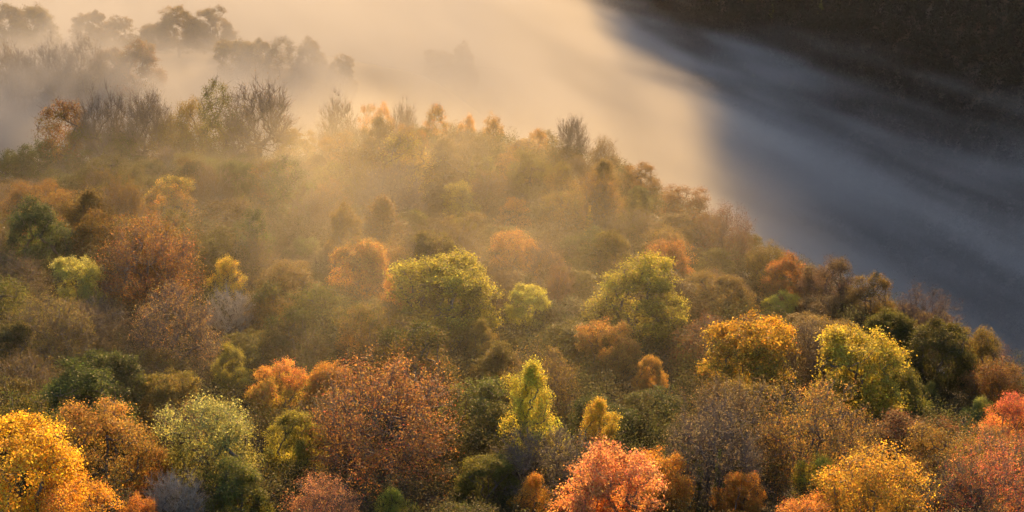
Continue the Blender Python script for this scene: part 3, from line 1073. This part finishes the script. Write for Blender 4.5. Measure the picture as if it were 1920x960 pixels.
# ------------------------------------------------------------------ the wooded hill across the valley
def small_tree_mesh(rng, n, pts, hts, coni):
    """leaf faces of a far wood"""
    Cs, rad = [], []
    per = 16
    m = len(pts)
    z = rng.uniform(.15, 1, (m, per))
    prof = np.where(coni[:, None], (1.02 - z) * .26, np.sqrt(np.clip(1 - (2 * z - 1.15) ** 2, .02, 1)) * .40)
    a = rng.uniform(0, 6.28, (m, per))
    r = prof * hts[:, None] * rng.uniform(.5, 1, (m, per))
    P = np.stack([pts[:, 0:1] + r * np.cos(a), pts[:, 1:2] + r * np.sin(a), pts[:, 2:3] + z * hts[:, None]], 2)
    return P.reshape(-1, 3)


hrng = np.random.default_rng(9)
n = 25000
hx, hy = hrng.uniform(20, 430, n), hrng.uniform(430, 1150, n)
e = (hx - FOOT[0]) * HN[0] + (hy - FOOT[1]) * HN[1]
k = (e > -12) & (e < 200)
hx, hy = hx[k], hy[k]
hz = ground(hx, hy)
ht = hrng.uniform(4.5, 9.5, len(hx))
pts = np.stack([hx, hy, hz], 1)
coni = hrng.uniform(size=len(hx)) < .35
P = small_tree_mesh(hrng, n, pts, ht, coni)
lv = leaves(hrng, P, 4, .6, 1.1, .8)
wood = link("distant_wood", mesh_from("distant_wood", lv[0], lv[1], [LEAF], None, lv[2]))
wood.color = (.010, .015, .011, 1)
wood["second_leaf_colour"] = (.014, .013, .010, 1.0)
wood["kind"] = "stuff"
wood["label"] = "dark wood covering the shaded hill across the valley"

FAR = [(1397, 118, 16, "lone dark conifer poking out of mist below the shaded hill", 9), (1413, 136, 13, "smaller conifer just past the lone dark conifer in the mist", 6),
       (1464, 150, 15, "first of two faint green conifers fading in mist under the dark hill", 7), (1488, 152, 17, "second faint green conifer, broader, fading in mist under the dark hill", 7),
       (1448, 8, 16, "tall dim conifer on the shaded hill at the upper edge", 10), (1540, 0, 18, "dim green conifer at the upper edge further along the shaded hill", 10)]
for px, py, wd, label, H in FAR:
    d = ray(px, py)
    Ds = np.arange(420, 1300, 2.0)
    u = 1 / math.hypot(d.x, d.y)
    xs, ys, zs = d.x * u * Ds, d.y * u * Ds, d.z * u * Ds
    gz = ground(xs, ys)
    hit = zs <= gz + H
    if not hit.any():
        print("far unsolved", px)
        continue
    i = int(np.argmax(hit))
    t = TREES["conifer"][0]
    plant(xs[i], ys[i], gz[i], "conifer", wd * Ds[i] / FOC / 2 / t["half"], H / t["h"], PAL["dkgreen"], PAL["green"], label, "conifers on the hill across the valley")
    print("far", px, py, Ds[i], zs[i])


# ------------------------------------------------------------------ air
class E_:
    """tiny expression builder for math nodes"""
    tree = None

    def __init__(self, sock):
        self.s = sock

    @staticmethod
    def op(o, *a, clamp=False):
        n = E_.tree.nodes.new("ShaderNodeMath")
        n.operation = o
        n.use_clamp = clamp
        for i, v in enumerate(a):
            if isinstance(v, E_):
                E_.tree.links.new(v.s, n.inputs[i])
            else:
                n.inputs[i].default_value = v
        return E_(n.outputs[0])

    def __add__(s, o): return E_.op('ADD', s, o)
    def __radd__(s, o): return E_.op('ADD', s, o)
    def __sub__(s, o): return E_.op('SUBTRACT', s, o)
    def __rsub__(s, o): return E_.op('SUBTRACT', o, s)
    def __mul__(s, o): return E_.op('MULTIPLY', s, o)
    def __rmul__(s, o): return E_.op('MULTIPLY', s, o)


def smooth(v, a, b):
    n = E_.tree.nodes.new("ShaderNodeMapRange")
    n.interpolation_type = 'SMOOTHSTEP'
    E_.tree.links.new(v.s, n.inputs[0])
    n.inputs[1].default_value, n.inputs[2].default_value = a, b
    return E_(n.outputs[0])


def position(t):
    g = t.nodes.new("ShaderNodeNewGeometry")
    s = t.nodes.new("ShaderNodeSeparateXYZ")
    t.links.new(g.outputs["Position"], s.inputs[0])
    return E_(s.outputs[0]), E_(s.outputs[1]), E_(s.outputs[2])


def noise(t, x, y, z, detail):
    c = t.nodes.new("ShaderNodeCombineXYZ")
    for i, v in enumerate((x, y, z)):
        t.links.new(v.s, c.inputs[i])
    n = t.nodes.new("ShaderNodeTexNoise")
    n.inputs["Scale"].default_value = 1.0
    n.inputs["Detail"].default_value = detail
    n.inputs["Roughness"].default_value = .55
    t.links.new(c.outputs[0], n.inputs["Vector"])
    return E_(n.outputs[0])


HAZE_DENSITY = .000008
FOG_DENSITY = .030
MIST_DENSITY = .0017


def volume_mat(name, colour, g):
    m, t = new_mat(name)
    out = N(t, "ShaderNodeOutputMaterial")
    v = N(t, "ShaderNodeVolumePrincipled")
    v.inputs["Color"].default_value = (*colour, 1)
    v.inputs["Anisotropy"].default_value = g
    v.inputs["Density Attribute"].default_value = ""
    t.links.new(v.outputs[0], out.inputs["Volume"])
    return m, t, v


def box_mesh(name, x0, x1, y0, y1, z0, z1, mat):
    V = [(x, y, z) for x in (x0, x1) for y in (y0, y1) for z in (z0, z1)]
    F = [(0, 1, 3, 2), (4, 6, 7, 5), (0, 4, 5, 1), (2, 3, 7, 6), (0, 2, 6, 4), (1, 5, 7, 3)]
    return mesh_from(name, V, F, [mat])


hm, t, v = volume_mat("haze_air", (.92, .92, .93), .55)
v.inputs["Density"].default_value = HAZE_DENSITY
haze = link("haze", box_mesh("haze", -2700, 2700, -800, 4100, float(GZm.min()) - 1.0, max(float(GZm.max()) + 12, 10), hm))
haze["kind"] = "stuff"
haze["label"] = "thin morning haze over the whole valley"

# the fog bank that fills the valley beyond the crest
fm, t, v = volume_mat("valley_fog", (.37, .37, .37), .15)
E_.tree = t
X, Y, Z = position(t)
ztop = -72 - E_.op('MINIMUM', E_.op('MAXIMUM', X + 15.0, 0.0), 140.0) * .44 + (smooth(Y, 375, 440) * 6.0 + 3.5) * (1 - smooth(X, -30, 45))
U = X * -.28 + Y * .96          # along the valley
Wc = X * .96 + Y * .28          # across it
big = noise(t, U * (1 / 260.), Wc * (1 / 48.), Z * (1 / 26.), 2.0)
fine = noise(t, U * (1 / 110.) + 3.3, Wc * (1 / 17.), Z * (1 / 11.), 2.0)
edge = (ztop - Z) * (1 / 16.) + (big - .5) * (1.8 + smooth(X, -30, 60) * 3.2) + (fine - .5) * 2.0
d1 = Y - 330.0
d2 = E_.op('MAXIMUM', X * .5 + Y * .87 - 286.0, X * .91 + Y * .42 - 161.0)
side = smooth(E_.op('MAXIMUM', d1, d2), 3, 32)
thin = 1.0 - smooth(X, -5, 104) * (1.0 - smooth(fine * .5 + big * .5, .40, .66) * .78) * .87      # the fog thins toward the open end of the valley
lo = -.6 - smooth(X, 60, 150) * .6          # against the far hill its top frays out
ramp = E_.op('DIVIDE', edge - lo, 1.6 - lo)
dens = (smooth(ramp, 0, 1) + smooth(edge, -2.2, -.4) * (1.0 - smooth(X, 10, 80)) * .05) * side * thin * (1.0 - smooth(X, 40, 72) * (1.0 - smooth(Y, 270, 370)) * .6) * (1.0 + (1 - smooth(X, -90, -10)) * (1 - smooth(Y, 395, 440)) * 2.6) * FOG_DENSITY
t.links.new(dens.s, v.inputs["Density"])
fm.cycles.volume_step_rate = .35


def slab(name, xs, ys, top, mat, bottom):
    nx, ny = len(xs), len(ys)
    Xg, Yg = np.meshgrid(xs, ys)
    T = top(Xg, Yg)
    V = np.concatenate([np.stack([Xg.ravel(), Yg.ravel(), T.ravel()], 1), np.stack([Xg.ravel(), Yg.ravel(), np.full(Xg.size, bottom)], 1)])
    F = []
    o = nx * ny
    for j in range(ny - 1):
        for i in range(nx - 1):
            a = j * nx + i
            F.append((a, a + 1, a + nx + 1, a + nx))
            F.append((o + a, o + a + nx, o + a + nx + 1, o + a + 1))
    ring = [i for i in range(nx)] + [j * nx + nx - 1 for j in range(1, ny)] + [(ny - 1) * nx + i for i in range(nx - 2, -1, -1)] + [j * nx for j in range(ny - 2, 0, -1)]
    for a, b in zip(ring, ring[1:] + ring[:1]):
        F.append((b, a, o + a, o + b))
    return mesh_from(name, V, F, [mat])


# its plan follows the crest
xs = np.array([-420., -120, 0, 30, 45, 65, 100, 150, 250, 420])
front = np.interp(xs, [-420, -10, 0, 30, 45, 65, 100, 150, 420], [328, 326, 324, 308, 282, 240, 164, 90, 60])
rows = [np.column_stack([xs, front + (1500 - front) * f]) for f in (0, .12, .35, .65, 1)]
nxx = len(xs)
Pt = np.concatenate(rows)
Tz = -72 - np.clip(Pt[:, 0] + 15, 0, 140) * .36 + 34
V = np.concatenate([np.column_stack([Pt, Tz]), np.column_stack([Pt, np.full(len(Pt), -184.0)])])
F = []
o = len(Pt)
nyy = len(rows)
for j in range(nyy - 1):
    for i in range(nxx - 1):
        a = j * nxx + i
        F += [(a, a + 1, a + nxx + 1, a + nxx), (o + a, o + a + nxx, o + a + nxx + 1, o + a + 1)]
ring = list(range(nxx)) + [j * nxx + nxx - 1 for j in range(1, nyy)] + [(nyy - 1) * nxx + i for i in range(nxx - 2, -1, -1)] + [j * nxx for j in range(nyy - 2, 0, -1)]
for a, b in zip(ring, ring[1:] + ring[:1]):
    F.append((b, a, o + a, o + b))
fog = link("fog", mesh_from("fog", V, F, [fm]))
fog["kind"] = "stuff"
fog["label"] = "bank of fog filling the valley beyond the crest"

# thin sunlit mist that drifts over the middle of the wood
mm, t, v = volume_mat("wood_mist", (.95, .90, .76), .6)
E_.tree = t
X, Y, Z = position(t)
MC, MR = (-32.0, 240.0, -70.0), (96.0, 118.0, 25.0)
q = E_.op('POWER', (X - MC[0]) * (1 / MR[0]), 2.0) + E_.op('POWER', (Y - MC[1]) * (1 / MR[1]), 2.0) + E_.op('POWER', (Z - MC[2]) * (1 / MR[2]), 2.0)
nz = noise(t, X * (1 / 30.), Y * (1 / 45.), Z * (1 / 16.), 2.0)
core = E_.op('POWER', (X + 27.0) * (1 / 44.), 2.0) + E_.op('POWER', (Y - 255.0) * (1 / 100.), 2.0) + E_.op('POWER', (Z - MC[2]) * (1 / 23.), 2.0)
dens = smooth(1.0 - q, 0.0, .9) * smooth(nz, .2, .75) * MIST_DENSITY + smooth(1.0 - core, 0.0, .9) * smooth(nz, .25, .72) * (MIST_DENSITY * .95)
t.links.new(dens.s, v.inputs["Density"])
mm.cycles.volume_step_rate = .5
bpy.ops.mesh.primitive_uv_sphere_add(segments=32, ring_count=16, radius=1, location=MC)
mist = bpy.context.active_object
mist.name = "mist"
mist.data.name = "mist"
mist.scale = MR
mist.data.materials.append(mm)
mist["kind"] = "stuff"
mist["label"] = "thin golden mist drifting over the middle of the wood"
print("trees", count)
